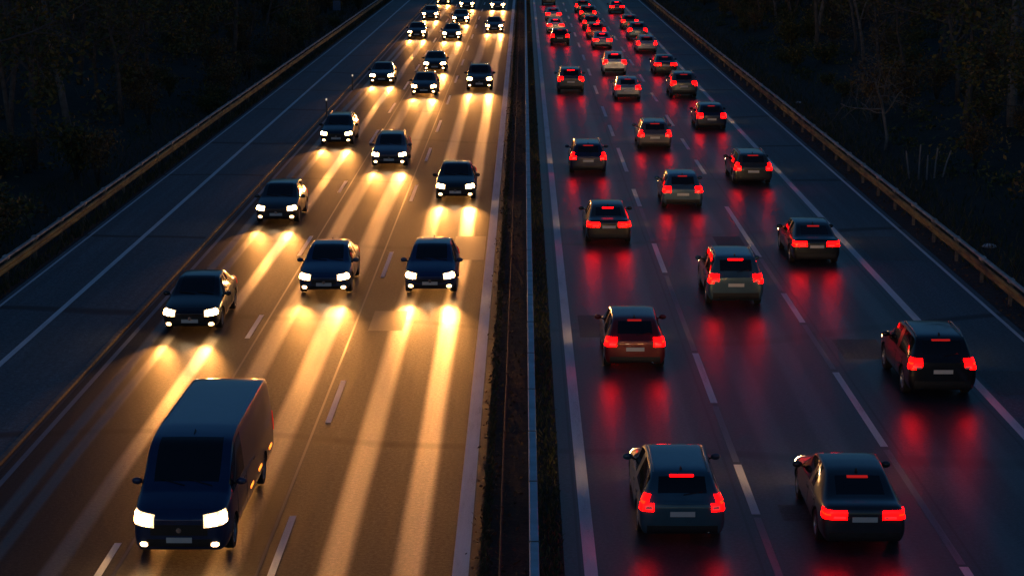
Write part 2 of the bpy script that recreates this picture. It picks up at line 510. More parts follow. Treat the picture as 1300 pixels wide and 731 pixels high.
bx, by = ground_at(1175, 226)
for i, lab in enumerate(('bleached stake leaning outward at the road end of the stake cluster', 'tall bleached stake second from the road in the cluster', 'short bleached stake in the middle of the cluster', 'bleached stake fourth from the road in the cluster', 'strongly tilted bleached stake at the woodland end of the cluster')):
    x = bx - .75 + i*.38; z = terrain_z(x, by)
    p = MB(); hgt = (1.35, 1.7, 1.2, 1.45, 1.3)[i]; lean = (-.22, .05, .02, .12, .4)[i]
    p.tube([(0, 0, -.2), (lean*.5, .02, hgt*.5), (lean, 0, hgt)], [.05, .045, .035], 7)
    o = p.build('wooden_stake', M['wood'], None, True, 50); o.location = (x, by + random.uniform(-.2, .2), z)
    tag(o, lab, 'stake', 'bleached stakes below the wood')
def litter(px, py, size, lab):
    x, y = ground_at(px, py)
    bm = bmesh.new(); bmesh.ops.create_icosphere(bm, subdivisions=2, radius=1)
    rr = random.Random(px)
    for v in bm.verts: v.co = Vector((v.co.x*size*rr.uniform(.7, 1.2), v.co.y*size*.6*rr.uniform(.7, 1.2), v.co.z*size*.38*rr.uniform(.6, 1.2)))
    me = bpy.data.meshes.new('litter_bag'); bm.to_mesh(me); bm.free(); me.materials.append(M['litter'])
    o = bpy.data.objects.new('litter_bag', me); COL.objects.link(o); o.location = (x, y, terrain_z(x, y)+size*.2)
    tag(o, lab, 'litter')
litter(1255, 312, .28, 'crumpled white bag in the grass behind the guardrail, lower of two')
litter(1013, 130, .22, 'small crumpled white bag in the grass farther up behind the guardrail')

# ---------------------------------------------------------------- vehicles
def body_cage(st):
    """st: stations from the nose to the tail: (y, zb, zsill, zmid, zsh, ztop, crown, wb, wm, ws, wr, wi)"""
    vs, fs, mi = [], [], []
    N = len(st)
    for (y, zb, zs, zm, zsh, zt, cr, wb, wm, ws, wr, wi) in st:
        half = [(wb, zb), (wm, zs), (wm, zm), (ws, zsh), (wr, zt), (wi, zt+cr*.75)]
        ring = [(0, y, zb)] + [(x, y, z) for x, z in half] + [(0, y, zt+cr)] + [(-x, y, z) for x, z in reversed(half)]
        vs += ring
    R = 14
    return vs, R

def make_vehicle_meshes(spec):
    st = spec['st']
    vs, R = body_cage(st)
    N = len(st); fs = []; mi = []
    glass = spec['glass']        # {(station, strip): slot}
    for j in range(N-1):
        for k in range(R):
            k2 = (k+1) % R
            fs.append((j*R+k, (j+1)*R+k, (j+1)*R+k2, j*R+k2))
            kk = k if k < 7 else 13-k      # mirrored strip index
            mi.append(glass.get((j, kk), 0))
    for j, flip in ((0, False), (N-1, True)):
        base = j*R
        c = []
        for q in (2, 3, 4, 5):
            a = vs[base+q]; c.append(len(vs)); vs.append((0, a[1], a[2]))
        rows_r = [1, 2, 3, 4, 5, 6]; 
        L = lambda i: base + (R-i)
        Rr = lambda i: base + i
        cen = [base+0] + c + [base+7]
        # rows: index 1..5 paired with centres: bottom 0, then c for 2,3,4,5 ; row 6 pairs with top 7
        seq = [(1, cen[0]), (2, cen[1]), (3, cen[2]), (4, cen[3]), (5, cen[4]), (6, cen[5])]
        for (i, ca), (i2, cb) in zip(seq[:-1], seq[1:]):
            q1 = (Rr(i), Rr(i2), cb, ca); q2 = (ca, cb, L(i2), L(i))
            if flip: q1 = q1[::-1]; q2 = q2[::-1]
            fs += [q1, q2]; mi += [0, 0]
    me = bpy.data.meshes.new('tmp'); me.from_pydata(vs, [], fs)
    bm = bmesh.new(); bm.from_mesh(me)
    bmesh.ops.recalc_face_normals(bm, faces=bm.faces[:]); bm.to_mesh(me); bm.free()
    mats = [M['car_paint'], M['car_glass'], M['car_glass'], M['car_glass'], M['trim']]
    for m in mats: me.materials.append(m)
    me.polygons.foreach_set('material_index', mi)
    # crease along shoulder line and sill
    cr = me.attributes.new('crease_edge', 'FLOAT', 'EDGE')
    vals = [0.0]*len(me.edges)
    for e in me.edges:
        a, b = e.vertices
        if a < N*R and b < N*R and a % R == b % R and (a % R) in (1, 13): vals[e.index] = .5
        if a < N*R and b < N*R and a % R == b % R and (a % R) in (4, 10, 5, 9): vals[e.index] = .35
        for j in spec.get('crease', ()):
            if a < N*R and b < N*R and a//R == j and b//R == j: vals[e.index] = max(vals[e.index], .45)
    cr.data.foreach_set('value', vals)
    o = bpy.data.objects.new('tmp', me); COL.objects.link(o)
    s = o.modifiers.new('s', 'SUBSURF'); s.levels = 2; s.render_levels = 2
    cut = MB()
    for wy in spec['wheels']:
        for sx in (-1, 1):
            rr = spec['wr']+.055
            prof = [(0, 0), (0, rr), (.5, rr), (.5, 0)] if sx > 0 else [(-.5, 0), (-.5, rr), (0, rr), (0, 0)]
            cut.lathe_x(prof, 30, 0, (sx*(spec['w']/2-.26), wy, spec['wr']))
    cme = bpy.data.meshes.new('cut'); cme.from_pydata([tuple(v) for v in cut.v], [], cut.f)
    cbm = bmesh.new(); cbm.from_mesh(cme); bmesh.ops.remove_doubles(cbm, verts=cbm.verts[:], dist=1e-5)
    bmesh.ops.recalc_face_normals(cbm, faces=cbm.faces[:]); cbm.to_mesh(cme); cbm.free()
    for m in mats: cme.materials.append(m)
    cme.polygons.foreach_set('material_index', [4]*len(cme.polygons))
    co = bpy.data.objects.new('cut', cme); COL.objects.link(co)
    bo = o.modifiers.new('b', 'BOOLEAN'); bo.operation = 'DIFFERENCE'; bo.solver = 'EXACT'; bo.object = co
    bpy.context.view_layer.update()
    dg = bpy.context.evaluated_depsgraph_get()
    ev = bpy.data.meshes.new_from_object(o.evaluated_get(dg))
    bpy.data.objects.remove(o); bpy.data.objects.remove(co)
    verts = [v.co.copy() for v in ev.vertices]
    polys = [(tuple(p.vertices), p.material_index) for p in ev.polygons]
    bvh = BVHTree.FromPolygons(verts, [p for p, _ in polys])
    groups = {}
    for p, m in polys: groups.setdefault(m, []).append(p)
    return verts, groups, bvh

def sub_mesh(verts, faces, sel=None):
    idx = {}; vs = []; fs = []
    for f in faces:
        if sel and not sel(sum((verts[i] for i in f), Vector())/len(f)): continue
        g = []
        for i in f:
            if i not in idx: idx[i] = len(vs); vs.append(verts[i])
            g.append(idx[i])
        fs.append(tuple(g))
    return vs, fs

def patch(bvh, rays, nu, nv, off, inner=-.01, keep=None):
    """conform a grid to the body: rays(u, v) -> (origin, direction); returns verts, faces with a rim"""
    grid = {}
    for i in range(nu+1):
        for j in range(nv+1):
            u, v = i/nu, j/nv
            o, d = rays(u, v)
            hit, nrm, _, _ = bvh.ray_cast(Vector(o), Vector(d))
            if hit is None: continue
            if nrm.dot(Vector(d)) > 0: nrm = -nrm
            grid[i, j] = (hit, nrm)
    vs, fs, ids = [], [], {}
    def vid(i, j, t):
        k = (i, j, t)
        if k not in ids:
            hit, nrm = grid[i, j]
            ids[k] = len(vs); vs.append(hit + nrm*(off if t else inner))
        return ids[k]
    cells = {(i, j) for i in range(nu) for j in range(nv) if all((a, b) in grid for a in (i, i+1) for b in (j, j+1)) and (keep is None or keep((i+.5)/nu, (j+.5)/nv))}
    for i, j in cells:
        fs.append((vid(i, j, 1), vid(i+1, j, 1), vid(i+1, j+1, 1), vid(i, j+1, 1)))
        for (a, b), (c, d) in (((i, j), (i+1, j)), ((i+1, j), (i+1, j+1)), ((i+1, j+1), (i, j+1)), ((i, j+1), (i, j))):
            nb = {((i, j), (i+1, j)): (i, j-1), ((i+1, j), (i+1, j+1)): (i+1, j), ((i+1, j+1), (i, j+1)): (i, j+1), ((i, j+1), (i, j)): (i-1, j)}[(a, b), (c, d)]
            if nb not in cells:
                fs.append((vid(a, b, 1), vid(a, b, 0), vid(c, d, 0), vid(c, d, 1)))
    return vs, fs

def rear_rays(x0, x1, z0, z1, sgn=-1):
    return lambda u, v: ((x0+(x1-x0)*u, sgn*9, z0+(z1-z0)*v), (0, -sgn, 0))
def side_rays(sx, y0, y1, z0, z1):
    return lambda u, v: ((sx*9, y0+(y1-y0)*u, z0+(z1-z0)*v), (-sx, 0, 0))
def top_rays(x0, x1, y0, y1):
    return lambda u, v: ((x0+(x1-x0)*u, y0+(y1-y0)*v, 9), (0, 0, -1))
def corner_rays(sx, px, py, a0, a1, z0, z1, end=-1, slant=0.0):
    def f(u, v):
        a = rad(a0+(a1-a0)*u)
        d = Vector((sx*math.sin(a), end*math.cos(a), 0))
        p = Vector((sx*px, py, z0+(z1-z0)*v + slant*u))
        return p + d*6, -d
    return f

def add_patch(name, bvh, rays, nu, nv, off, mat, parent, keep=None, inner=-.012):
    vs, fs = patch(bvh, rays, nu, nv, off, inner, keep)
    if not fs: return None
    me_o = mesh_obj(name, vs, fs, mat, parent, True, 35)
    bm = bmesh.new(); bm.from_mesh(me_o.data)
    bmesh.ops.recalc_face_normals(bm, faces=bm.faces[:]); bm.to_mesh(me_o.data); bm.free()
    return me_o

def make_wheel(parent, x, y, r, sx):
    o = MB()
    w = .105
    o.lathe_x([(-w, r*.66), (-w, r*.93), (-w*.8, r*.99), (0, r), (w*.8, r*.99), (w, r*.93), (w, r*.66), (w*.5, r*.62)], 28)
    wh = o.build('wheel', M['tyre'], parent, True, 40)
    wh.location = (x, y, r)
    m = MB()
    m.lathe_x([(sx*w*.9, r*.68), (sx*w*.95, r*.64), (sx*w*.55, r*.60), (sx*w*.5, r*.15), (sx*w*.8, r*.13), (sx*w*.8, 0.001)], 28)
    for k in range(5):
        a = 2*PI*k/5
        R = Matrix.Rotation(a, 4, 'X')
        xa, xb = sorted((sx*w*.55, sx*w*.88))
        m.box(xa, xb, -r*.07, r*.07, r*.1, r*.64, rot=R)
    m.build('rim', M['alloy'], wh, True, 35)
    return wh

def build_vehicle(kind, spec):
    verts, groups, bvh = make_vehicle_meshes(spec)
    root = empty(kind)
    L, W = spec['l'], spec['w']
    rear, nose = -L/2, L/2
    def part(name, faces, mat, sel=None, parent=root):
        vs, fs = sub_mesh(verts, faces, sel)
        if fs: return mesh_obj(name, vs, fs, mat, parent, True, 32)
    body = part('body', groups.get(0, []) + groups.get(4, []), [M['car_paint']])
    # wheel wells in black: rebuilt with their own slot
    vs, fs = sub_mesh(verts, groups.get(0, []) + groups.get(4, []))
    body.data.materials.append(M['trim'])
    n0 = len(groups.get(0, []))
    body.data.polygons.foreach_set('material_index', [0 if i < n0 else 1 for i in range(len(body.data.polygons))])
    part('windscreen', groups.get(1, []), M['car_glass'])
    part('rear_window', groups.get(2, []), M['car_glass'])
    for sx in (-1, 1):
        part('side_window', groups.get(3, []), M['car_glass'], lambda c, s=sx: c.x*s > 0)
    for wy in spec['wheels']:
        for sx in (-1, 1): make_wheel(root, sx*(W/2-.135), wy, spec['wr'], sx)
    # doors: slightly proud panels with a handle each
    zlo, zhi = spec['door_z']
    for (ya, yb) in spec['doors']:
        for sx in (-1, 1):
            d = add_patch('door', bvh, side_rays(sx, ya, yb, zlo, zhi), 8, 8, .006, M['car_paint'], root)
            if d:
                hz = zhi-.07
                h = bvh.ray_cast(Vector((sx*9, ya+.16, hz)), Vector((-sx, 0, 0)))[0]
                if h:
                    p = MB(); p.box(h.x-.02, h.x+.02, ya+.07, ya+.25, hz-.015, hz+.015, bev=.008); p.build('handle', M['trim'], d)
    # rear: tailgate panel, lights, bumper, plate, brake strip
    tz0, tz1, tx = spec['gate']
    add_patch('tailgate', bvh, rear_rays(-tx, tx, tz0, tz1), 12, 6, .007, M['car_paint'], root)
    a0, a1, lz0, lz1, piv = spec['tail']
    for sx in (-1, 1):
        shape = spec.get('tail_shape')
        tl = add_patch('tail_light', bvh, corner_rays(sx, W/2-piv, rear+piv, a0, a1, lz0, lz1), 12, 8, .018, M['tail_lit'], root, shape)
        if tl:
            dz = lz1-lz0; da = a1-a0; inn = spec.get('lens', (.05, .42, .10, .34))
            add_patch('reversing_lens', bvh, corner_rays(sx, W/2-piv, rear+piv, a0+da*inn[0], a0+da*inn[1], lz0+dz*inn[2], lz0+dz*inn[3]), 5, 2, .023, M['lens_dim'], tl)
            add_patch('indicator_lens', bvh, corner_rays(sx, W/2-piv, rear+piv, a0+da*.5, a0+da*.97, lz0+dz*.44, lz0+dz*.60), 5, 2, .023, M['amber_lens'], tl)
    bz0, bz1 = spec['bumper']
    add_patch('rear_bumper', bvh, rear_rays(-W*.40, W*.40, bz0, bz1), 14, 4, .012, M['trim'], root)
    pz = spec['plate_z']
    pl = add_patch('number_plate', bvh, rear_rays(-.26, .26, pz-.055, pz+.055), 4, 2, .016, M['plate'], root)
    bl = spec.get('brake')
    if bl: add_patch('brake_light', bvh, rear_rays(-bl[0], bl[0], bl[1], bl[2]), 8, 2, .012, M['brake_lit'], root)
    # rear wiper
    if spec.get('wiper'):
        z0, z1 = spec['wiper']
        h0 = bvh.ray_cast(Vector((.02, -9, z0)), Vector((0, 1, 0)))[0]; h1 = bvh.ray_cast(Vector((.42, -9, z1)), Vector((0, 1, 0)))[0]
        if h0 and h1:
            p = MB(); p.tube([h0+Vector((0, -.02, 0)), h1+Vector((0, -.02, 0))], .012, 5); p.build('rear_wiper', M['trim'], root)
    # front: headlights, grille, plate, bumper intake, wipers
    ha0, ha1, hz0, hz1, hp, hs = spec['head']
    hz0 -= .025; hz1 += .025
    fog = spec['intake']
    for sx in (-1, 1):
        add_patch('fog_lamp', bvh, rear_rays(sx*W*.36-.075, sx*W*.36+.075, fog[0]+.0, fog[0]+.09, 1), 6, 5, .016, M['fog_lit'], root, lambda u, v: (u-.5)**2+(v-.5)**2 < .26)
    for sx in (-1, 1):
        hl = add_patch('headlight', bvh, corner_rays(sx, W/2-hp, nose-hp, ha0, ha1, hz0, hz1, 1, hs), 10, 5, .014, M['head_bowl'], root)
        if hl:
            da = ha1-ha0; dz = hz1-hz0
            for u0, u1 in ((.06, .54), (.56, .94)):
                add_patch('lamp', bvh, corner_rays(sx, W/2-hp, nose-hp, ha0+da*u0, ha0+da*u1, hz0+dz*.08+hs*u0, hz0+dz*.92+hs*u0, 1, hs*(u1-u0)), 6, 6, .019, M['head_lit'], hl, lambda u, v: (u-.5)**2+(v-.5)**2 < .27)
    gz0, gz1, gx = spec['grille']
    g = add_patch('grille', bvh, rear_rays(-gx, gx, gz0, gz1, 1), 12, 4, .012, M['trim'], root)
    if g:
        zc = (gz0+gz1)/2
        h = bvh.ray_cast(Vector((0, 9, zc)), Vector((0, -1, 0)))[0]
        if h:
            p = MB(); p.lathe_x([(-.012, .0), (-.012, .055), (.012, .055), (.012, 0)], 16)
            e = p.build('badge', M['chrome'], g); e.rotation_euler = (0, 0, PI/2); e.location = h + Vector((0, .02, 0))
    iz0, iz1 = spec['intake']
    add_patch('front_intake', bvh, rear_rays(-W*.33, W*.33, iz0, iz1, 1), 12, 3, .010, M['trim'], root)
    fz = spec['front_plate']
    add_patch('number_plate', bvh, rear_rays(-.26, .26, fz-.055, fz+.055, 1), 4, 2, .018, M['plate'], root)
    by, bx = spec['bonnet']
    add_patch('bonnet', bvh, top_rays(-bx, bx, by[0], by[1]), 12, 8, .006, M['car_paint'], root)
    wy0, wy1 = spec['ws_wiper']
    for x0 in (-.55, .02):
        pts = []
        for t in (0, .5, 1):
            h = bvh.ray_cast(Vector((x0 + .5*t, wy0 + (wy1-wy0)*t, 9)), Vector((0, 0, -1)))[0]
            if h: pts.append(h + Vector((0, 0, .015)))
        if len(pts) == 3:
            p = MB(); p.tube(pts, .012, 5); p.build('wiper', M['trim'], root)
    # mirrors
    my, mz = spec['mirror']
    for sx in (-1, 1):
        h = bvh.ray_cast(Vector((sx*9, my, mz-.02)), Vector((-sx, 0, 0)))[0]
        if h is None: continue
        bm = bmesh.new(); bmesh.ops.create_icosphere(bm, subdivisions=2, radius=1)
        for v in bm.verts: v.co = Vector((h.x + sx*.13 + v.co.x*.115, my + v.co.y*.065, mz + .04 + v.co.z*.08))
        me = bpy.data.meshes.new('wing_mirror'); bm.to_mesh(me); bm.free(); me.materials.append(M['car_paint'])
        me.polygons.foreach_set('use_smooth', [True]*len(me.polygons))
        o = bpy.data.objects.new('wing_mirror', me); COL.objects.link(o); o.parent = root
        p = MB(); p.tube([(h.x-sx*.02, my, mz-.01), (h.x+sx*.09, my, mz+.02)], .022, 6); p.build('mirror_arm', M['trim'], o)
    # antenna fin and roof rails
    fy = spec['fin']
    h = bvh.ray_cast(Vector((0, fy, 9)), Vector((0, 0, -1)))[0]
    p = MB(); p.add([h+Vector(v) for v in ((-.03, -.10, -.01), (.03, -.10, -.01), (.012, .09, -.01), (-.012, .09, -.01), (0, -.09, .07), (0, -.04, .055))], [(0, 1, 4), (1, 2, 5, 4), (2, 3, 5), (3, 0, 4, 5)])
    p.build('roof_antenna', M['trim'], root)
    if spec.get('rails'):
        ry0, ry1, rx = spec['rails']
        for sx in (-1, 1):
            pts = []
            for t in range(9):
                yy = ry0+(ry1-ry0)*t/8
                h = bvh.ray_cast(Vector((sx*rx, yy, 9)), Vector((0, 0, -1)))[0]
                pts.append(h + Vector((0, 0, .0 if t in (0, 8) else .05)))
            p = MB(); p.tube(pts, .018, 6); p.build('roof_rail', M['alloy'], root, True)
    if spec.get('exhaust'):
        ex, ez = spec['exhaust']
        p = MB(); p.tube([(ex, rear+.3, ez), (ex, rear+.03, ez)], .035, 10); p.build('exhaust_pipe', M['chrome'], root, True)
    if spec.get('marker'):
        for sx in (-1, 1):
            for (ya, yb, z0, z1) in spec['marker']:
                add_patch('side_marker', bvh, side_rays(sx, ya, yb, z0, z1), 4, 2, .014, M['side_lit'], root)
    return root

# station: (y, zb, zsill, zmid, zshoulder, ztop, crown, wbottom, wmid, wshoulder, wroof, winner)
def car_stations(L, W, Hh, nose_z, hood_z, cowl_y, cowl_z, ws_top_y, roof, rear_top_y, gate_y, gate_z, tail, zb=.2, belt=.9, tumble=.70):
    w = W/2
    n, r = L/2, -L/2
    S = []
    S.append((n,      zb+.08, .40, .52, nose_z-.04, nose_z, .015, w*.70, w*.76, w*.72, w*.62, w*.42))
    S.append((n-.10,  zb+.02, .38, .56, nose_z+.03, nose_z+.07, .02, w*.82, w*.90, w*.86, w*.74, w*.50))
    S.append((n-.42,  zb,     .36, .60, hood_z-.10, hood_z-.045, .03, w*.88, w*.985, w*.93, w*.80, w*.56))
    S.append((cowl_y+.12, zb, .36, .62, cowl_z-.07, cowl_z-.01, .03, w*.88, w, w*.95, w*.84, w*.62))
    S.append((cowl_y, zb,     .36, .62, cowl_z-.05, cowl_z+.02, .03, w*.88, w, w*.95, w*.83, w*.72))
    S.append((ws_top_y+.18, zb, .36, .62, belt, Hh-.10, .035, w*.88, w, w*.945, w*(tumble+.045), w*(tumble-.02)))
    S.append((ws_top_y, zb,   .36, .62, belt+.01, Hh-.045, .04, w*.88, w, w*.945, w*(tumble+.02), w*(tumble-.06)))
    yb = roof
    S.append((yb+.06, zb,     .36, .63, belt+.02, Hh-.035, .035, w*.88, w, w*.945, w*tumble, w*(tumble-.08)))
    S.append((yb-.06, zb,     .36, .63, belt+.025, Hh-.035, .035, w*.88, w, w*.945, w*tumble, w*(tumble-.08)))
    S.append((rear_top_y+.38, zb, .36, .64, belt+.04, Hh-.05, .035, w*.88, w, w*.94, w*(tumble-.01), w*(tumble-.09)))
    S.append((rear_top_y, zb, .37, .64, belt+.05, Hh-.085, .03, w*.88, w*.99, w*.93, w*(tumble-.02), w*(tumble-.10)))
    S.append((gate_y, zb+.02, .38, .64, gate_z-.07, gate_z, .02, w*.87, w*.975, w*.90, w*.79, w*.66))
    for t in tail: S.append(t(w, r, zb))
    return S

GLASS = {(4, 6): 1, (5, 6): 1, (4, 4): 3, (5, 4): 3, (6, 4): 3, (8, 4): 3, (10, 6): 2}
hatch_tail = [lambda w, r, zb: (r+.10, zb+.03, .40, .62, .86, .93, .015, w*.86, w*.95, w*.88, w*.78, w*.6),
              lambda w, r, zb: (r+.02, zb+.07, .42, .60, .80, .88, .01, w*.80, w*.90, w*.84, w*.72, w*.5)]
sedan_tail = [lambda w, r, zb: (r+.30, zb+.03, .40, .64, .95, 1.01, .012, w*.86, w*.96, w*.90, w*.80, w*.6),
              lambda w, r, zb: (r+.07, zb+.04, .41, .62, .93, .99, .012, w*.84, w*.93, w*.87, w*.77, w*.55),
              lambda w, r, zb: (r+.0, zb+.08, .43, .58, .82, .88, .01, w*.78, w*.88, w*.82, w*.70, w*.5)]

SPECS = {}
SPECS['hatchback'] = dict(l=4.25, w=1.80, wr=.32, wheels=(1.30, -1.30),
    st=car_stations(4.25, 1.80, 1.48, .66, .90, .98, .97, .12, -.42, -1.50, -1.98, 1.0, hatch_tail),
    glass={**GLASS, (9, 4): 3}, doors=((-.40, .62), (-1.22, -.44)), door_z=(.34, .86), gate=(.52, .90, .60),
    tail=(8, 72, .74, .98, .42), bumper=(.27, .44), plate_z=.66, brake=(.20, 1.355, 1.385), wiper=(1.04, 1.10),
    head=(12, 62, .60, .72, .55, .05), grille=(.46, .58, .50), intake=(.30, .41), front_plate=.44, bonnet=((1.08, 1.92), .62),
    ws_wiper=(.98, .90), mirror=(.72, .95), fin=-1.25, exhaust=(.5, .27))
SPECS['sedan'] = dict(l=4.70, w=1.82, wr=.33, wheels=(1.42, -1.42),
    st=car_stations(4.70, 1.82, 1.45, .64, .88, 1.05, .95, .18, -.38, -1.15, -1.78, 1.0, sedan_tail, belt=.90, tumble=.69),
    glass=GLASS, doors=((-.36, .68), (-1.22, -.40)), door_z=(.34, .86), gate=(.62, .93, .58),
    tail=(-12, 70, .74, .92, .45), bumper=(.28, .46), plate_z=.74, brake=(.22, 1.30, 1.33),
    head=(10, 64, .58, .70, .55, .05), grille=(.42, .58, .42), intake=(.28, .38), front_plate=.42, bonnet=((1.14, 2.12), .62),
    ws_wiper=(1.05, .97), mirror=(.78, .94), fin=-1.0, exhaust=(-.55, .28))
SPECS['estate_car'] = dict(l=4.75, w=1.84, wr=.33, wheels=(1.44, -1.40),
    st=car_stations(4.75, 1.84, 1.49, .66, .90, 1.06, .97, .18, -.40, -1.92, -2.24, 1.02, hatch_tail, belt=.91),
    glass={**GLASS, (9, 4): 3}, doors=((-.38, .68), (-1.26, -.42)), door_z=(.34, .87), gate=(.50, .92, .62),
    tail=(12, 70, .74, 1.06, .40), tail_shape=lambda u, v: not (u < .35 and v > .55), bumper=(.27, .43), plate_z=.68, brake=(.25, 1.36, 1.39), wiper=(1.06, 1.12),
    head=(12, 62, .60, .71, .55, .05), grille=(.44, .60, .48), intake=(.29, .39), front_plate=.43, bonnet=((1.16, 2.14), .63),
    ws_wiper=(1.06, .98), mirror=(.78, .96), fin=-1.6, rails=(-1.75, .05, .58), exhaust=(.55, .28))
suv_tail = [lambda w, r, zb: (r+.10, zb+.04, .48, .74, 1.02, 1.09, .015, w*.86, w*.96, w*.90, w*.80, w*.6),
            lambda w, r, zb: (r+.01, zb+.08, .50, .70, .96, 1.03, .01, w*.80, w*.91, w*.85, w*.74, w*.5)]
SPECS['sport_utility_car'] = dict(l=4.55, w=1.88, wr=.37, wheels=(1.36, -1.32),
    st=[(y, zb+.04, zs+.06, zm+.09, zsh if i in (5, 6, 7, 8, 9, 10) else zsh, zt, cr, wb, wm, ws, wr, wi) for i, (y, zb, zs, zm, zsh, zt, cr, wb, wm, ws, wr, wi) in
        enumerate(car_stations(4.55, 1.88, 1.69, .80, 1.05, 1.02, 1.12, .22, -.40, -1.78, -2.12, 1.15, suv_tail, belt=1.04, tumble=.73))],
    glass={**GLASS, (9, 4): 3}, doors=((-.38, .66), (-1.24, -.42)), door_z=(.44, 1.0), gate=(.62, 1.04, .64),
    tail=(6, 70, .86, 1.14, .42), tail_shape=lambda u, v: not (u < .3 and (v < .3)), bumper=(.32, .54), plate_z=.80, brake=(.25, 1.54, 1.575), wiper=(1.2, 1.27),
    head=(12, 62, .76, .89, .55, .04), grille=(.56, .74, .52), intake=(.36, .48), front_plate=.52, bonnet=((1.12, 2.04), .64),
    ws_wiper=(1.02, .94), mirror=(.76, 1.12), fin=-1.45, rails=(-1.6, .05, .62), exhaust=(-.55, .33))
def van_station():
    w = 1.0; n, r = 3.55, -3.55
    S = []
    S.append((n, .30, .46, .66, .86, .92, .01, w*.74, w*.80, w*.76, w*.66, w*.44))
    S.append((n-.12, .25, .44, .68, 1.0, 1.06, .02, w*.86, w*.94, w*.90, w*.78, w*.52))
    S.append((n-.50, .22, .44, .72, 1.12, 1.19, .03, w*.90, w*.99, w*.95, w*.85, w*.6))
    S.append((n-.78, .22, .44, .74, 1.17, 1.25, .03, w*.90, w, w*.97, w*.89, w*.7))
    S.append((n-.90, .22, .44, .74, 1.19, 1.30, .03, w*.90, w, w*.97, w*.89, w*.80))
    S.append((n-1.62, .22, .44, .76, 1.22, 1.98, .03, w*.90, w, w*.975, w*.88, w*.80))
    S.append((n-1.85, .22, .44, .76, 1.22, 2.10, .03, w*.90, w, w*.975, w*.87, w*.76))
    S.append((.90, .22, .44, .76, 1.23, 2.16, .035, w*.90, w, w*.975, w*.87, w*.74))
    S.append((.78, .22, .44, .76, 1.23, 2.16, .035, w*.90, w, w*.975, w*.87, w*.74))
    S.append((r+.45, .22, .44, .76, 1.24, 2.15, .03, w*.90, w, w*.975, w*.87, w*.74))
    S.append((r+.10, .24, .45, .76, 1.24, 2.10, .03, w*.90, w*.99, w*.965, w*.86, w*.74))
    S.append((r+.03, .25, .46, .76, 1.22, 1.95, .02, w*.88, w*.98, w*.955, w*.85, w*.72))
    S.append((r+.0, .30, .47, .74, 1.18, 1.9, .01, w*.84, w*.95, w*.93, w*.82, w*.7))
    return S
SPECS['delivery_van'] = dict(l=7.1, w=2.0, wr=.36, wheels=(2.52, -1.9), st=van_station(),
    glass={(4, 6): 1, (5, 6): 1, (4, 4): 3, (5, 4): 3, (6, 4): 3}, doors=((.92, 2.12), (-.45, .86)), door_z=(.44, 1.16), gate=(.62, 1.75, .70),
    tail=(2, 60, .86, 1.30, .22), bumper=(.32, .54), plate_z=.78, brake=(.22, 1.88, 1.93),
    head=(10, 62, .78, .98, .60, .07), grille=(.60, .82, .58), intake=(.36, .52), front_plate=.50, bonnet=((2.8, 3.35), .70),
    ws_wiper=(2.64, 2.52), mirror=(2.22, 1.30), fin=1.4, exhaust=None, marker=((-3.0, -2.6, .60, .66), (-1.3, -.9, .60, .66), (.0, .4, .60, .66)))

PROTO = {k: build_vehicle(k, s) for k, s in SPECS.items()}
PROTO_FREE = {k: True for k in PROTO}

spot_in = bpy.data.lights.new('headlamp_beam', 'SPOT')
spot_in.energy = 1250; spot_in.color = (1, .37, .075); spot_in.spot_size = rad(38); spot_in.spot_blend = 1.0; spot_in.shadow_soft_size = .09
spot_out = bpy.data.lights.new('headlamp_beam_outbound', 'SPOT')
spot_out.energy = 60; spot_out.color = (1, .66, .36); spot_out.spot_size = rad(64); spot_out.spot_blend = 1.0; spot_out.shadow_soft_size = .12

def copy_tree(o, parent=None):
    c = o.copy(); COL.objects.link(c)
    c.parent = parent
    for ch in list(o.children): copy_tree(ch, c)
    return c

def all_below(o):
    for ch in o.children:
        yield ch
        yield from all_below(ch)

COLOURS = {'black': (.008, .008, .009), 'dark blue': (.014, .042, .12), 'grey': (.09, .095, .10), 'silver': (.32, .33, .35), 'white': (.62, .63, .64),
           'dark red': (.16, .012, .012), 'navy': (.010, .018, .05), 'steel blue': (.05, .10, .17), 'dark grey': (.03, .032, .036), 'brown': (.045, .03, .022)}
NTH = ['first', 'second', 'third', 'fourth', 'fifth', 'sixth', 'seventh', 'eighth', 'ninth', 'tenth', 'eleventh', 'twelfth']
TYPE_WORD = {'hatchback': 'hatchback', 'sedan': 'saloon', 'estate_car': 'estate car', 'sport_utility_car': 'SUV', 'delivery_van': 'van'}
CAT = {'hatchback': 'car', 'sedan': 'car', 'estate_car': 'car', 'sport_utility_car': 'car', 'delivery_van': 'van'}

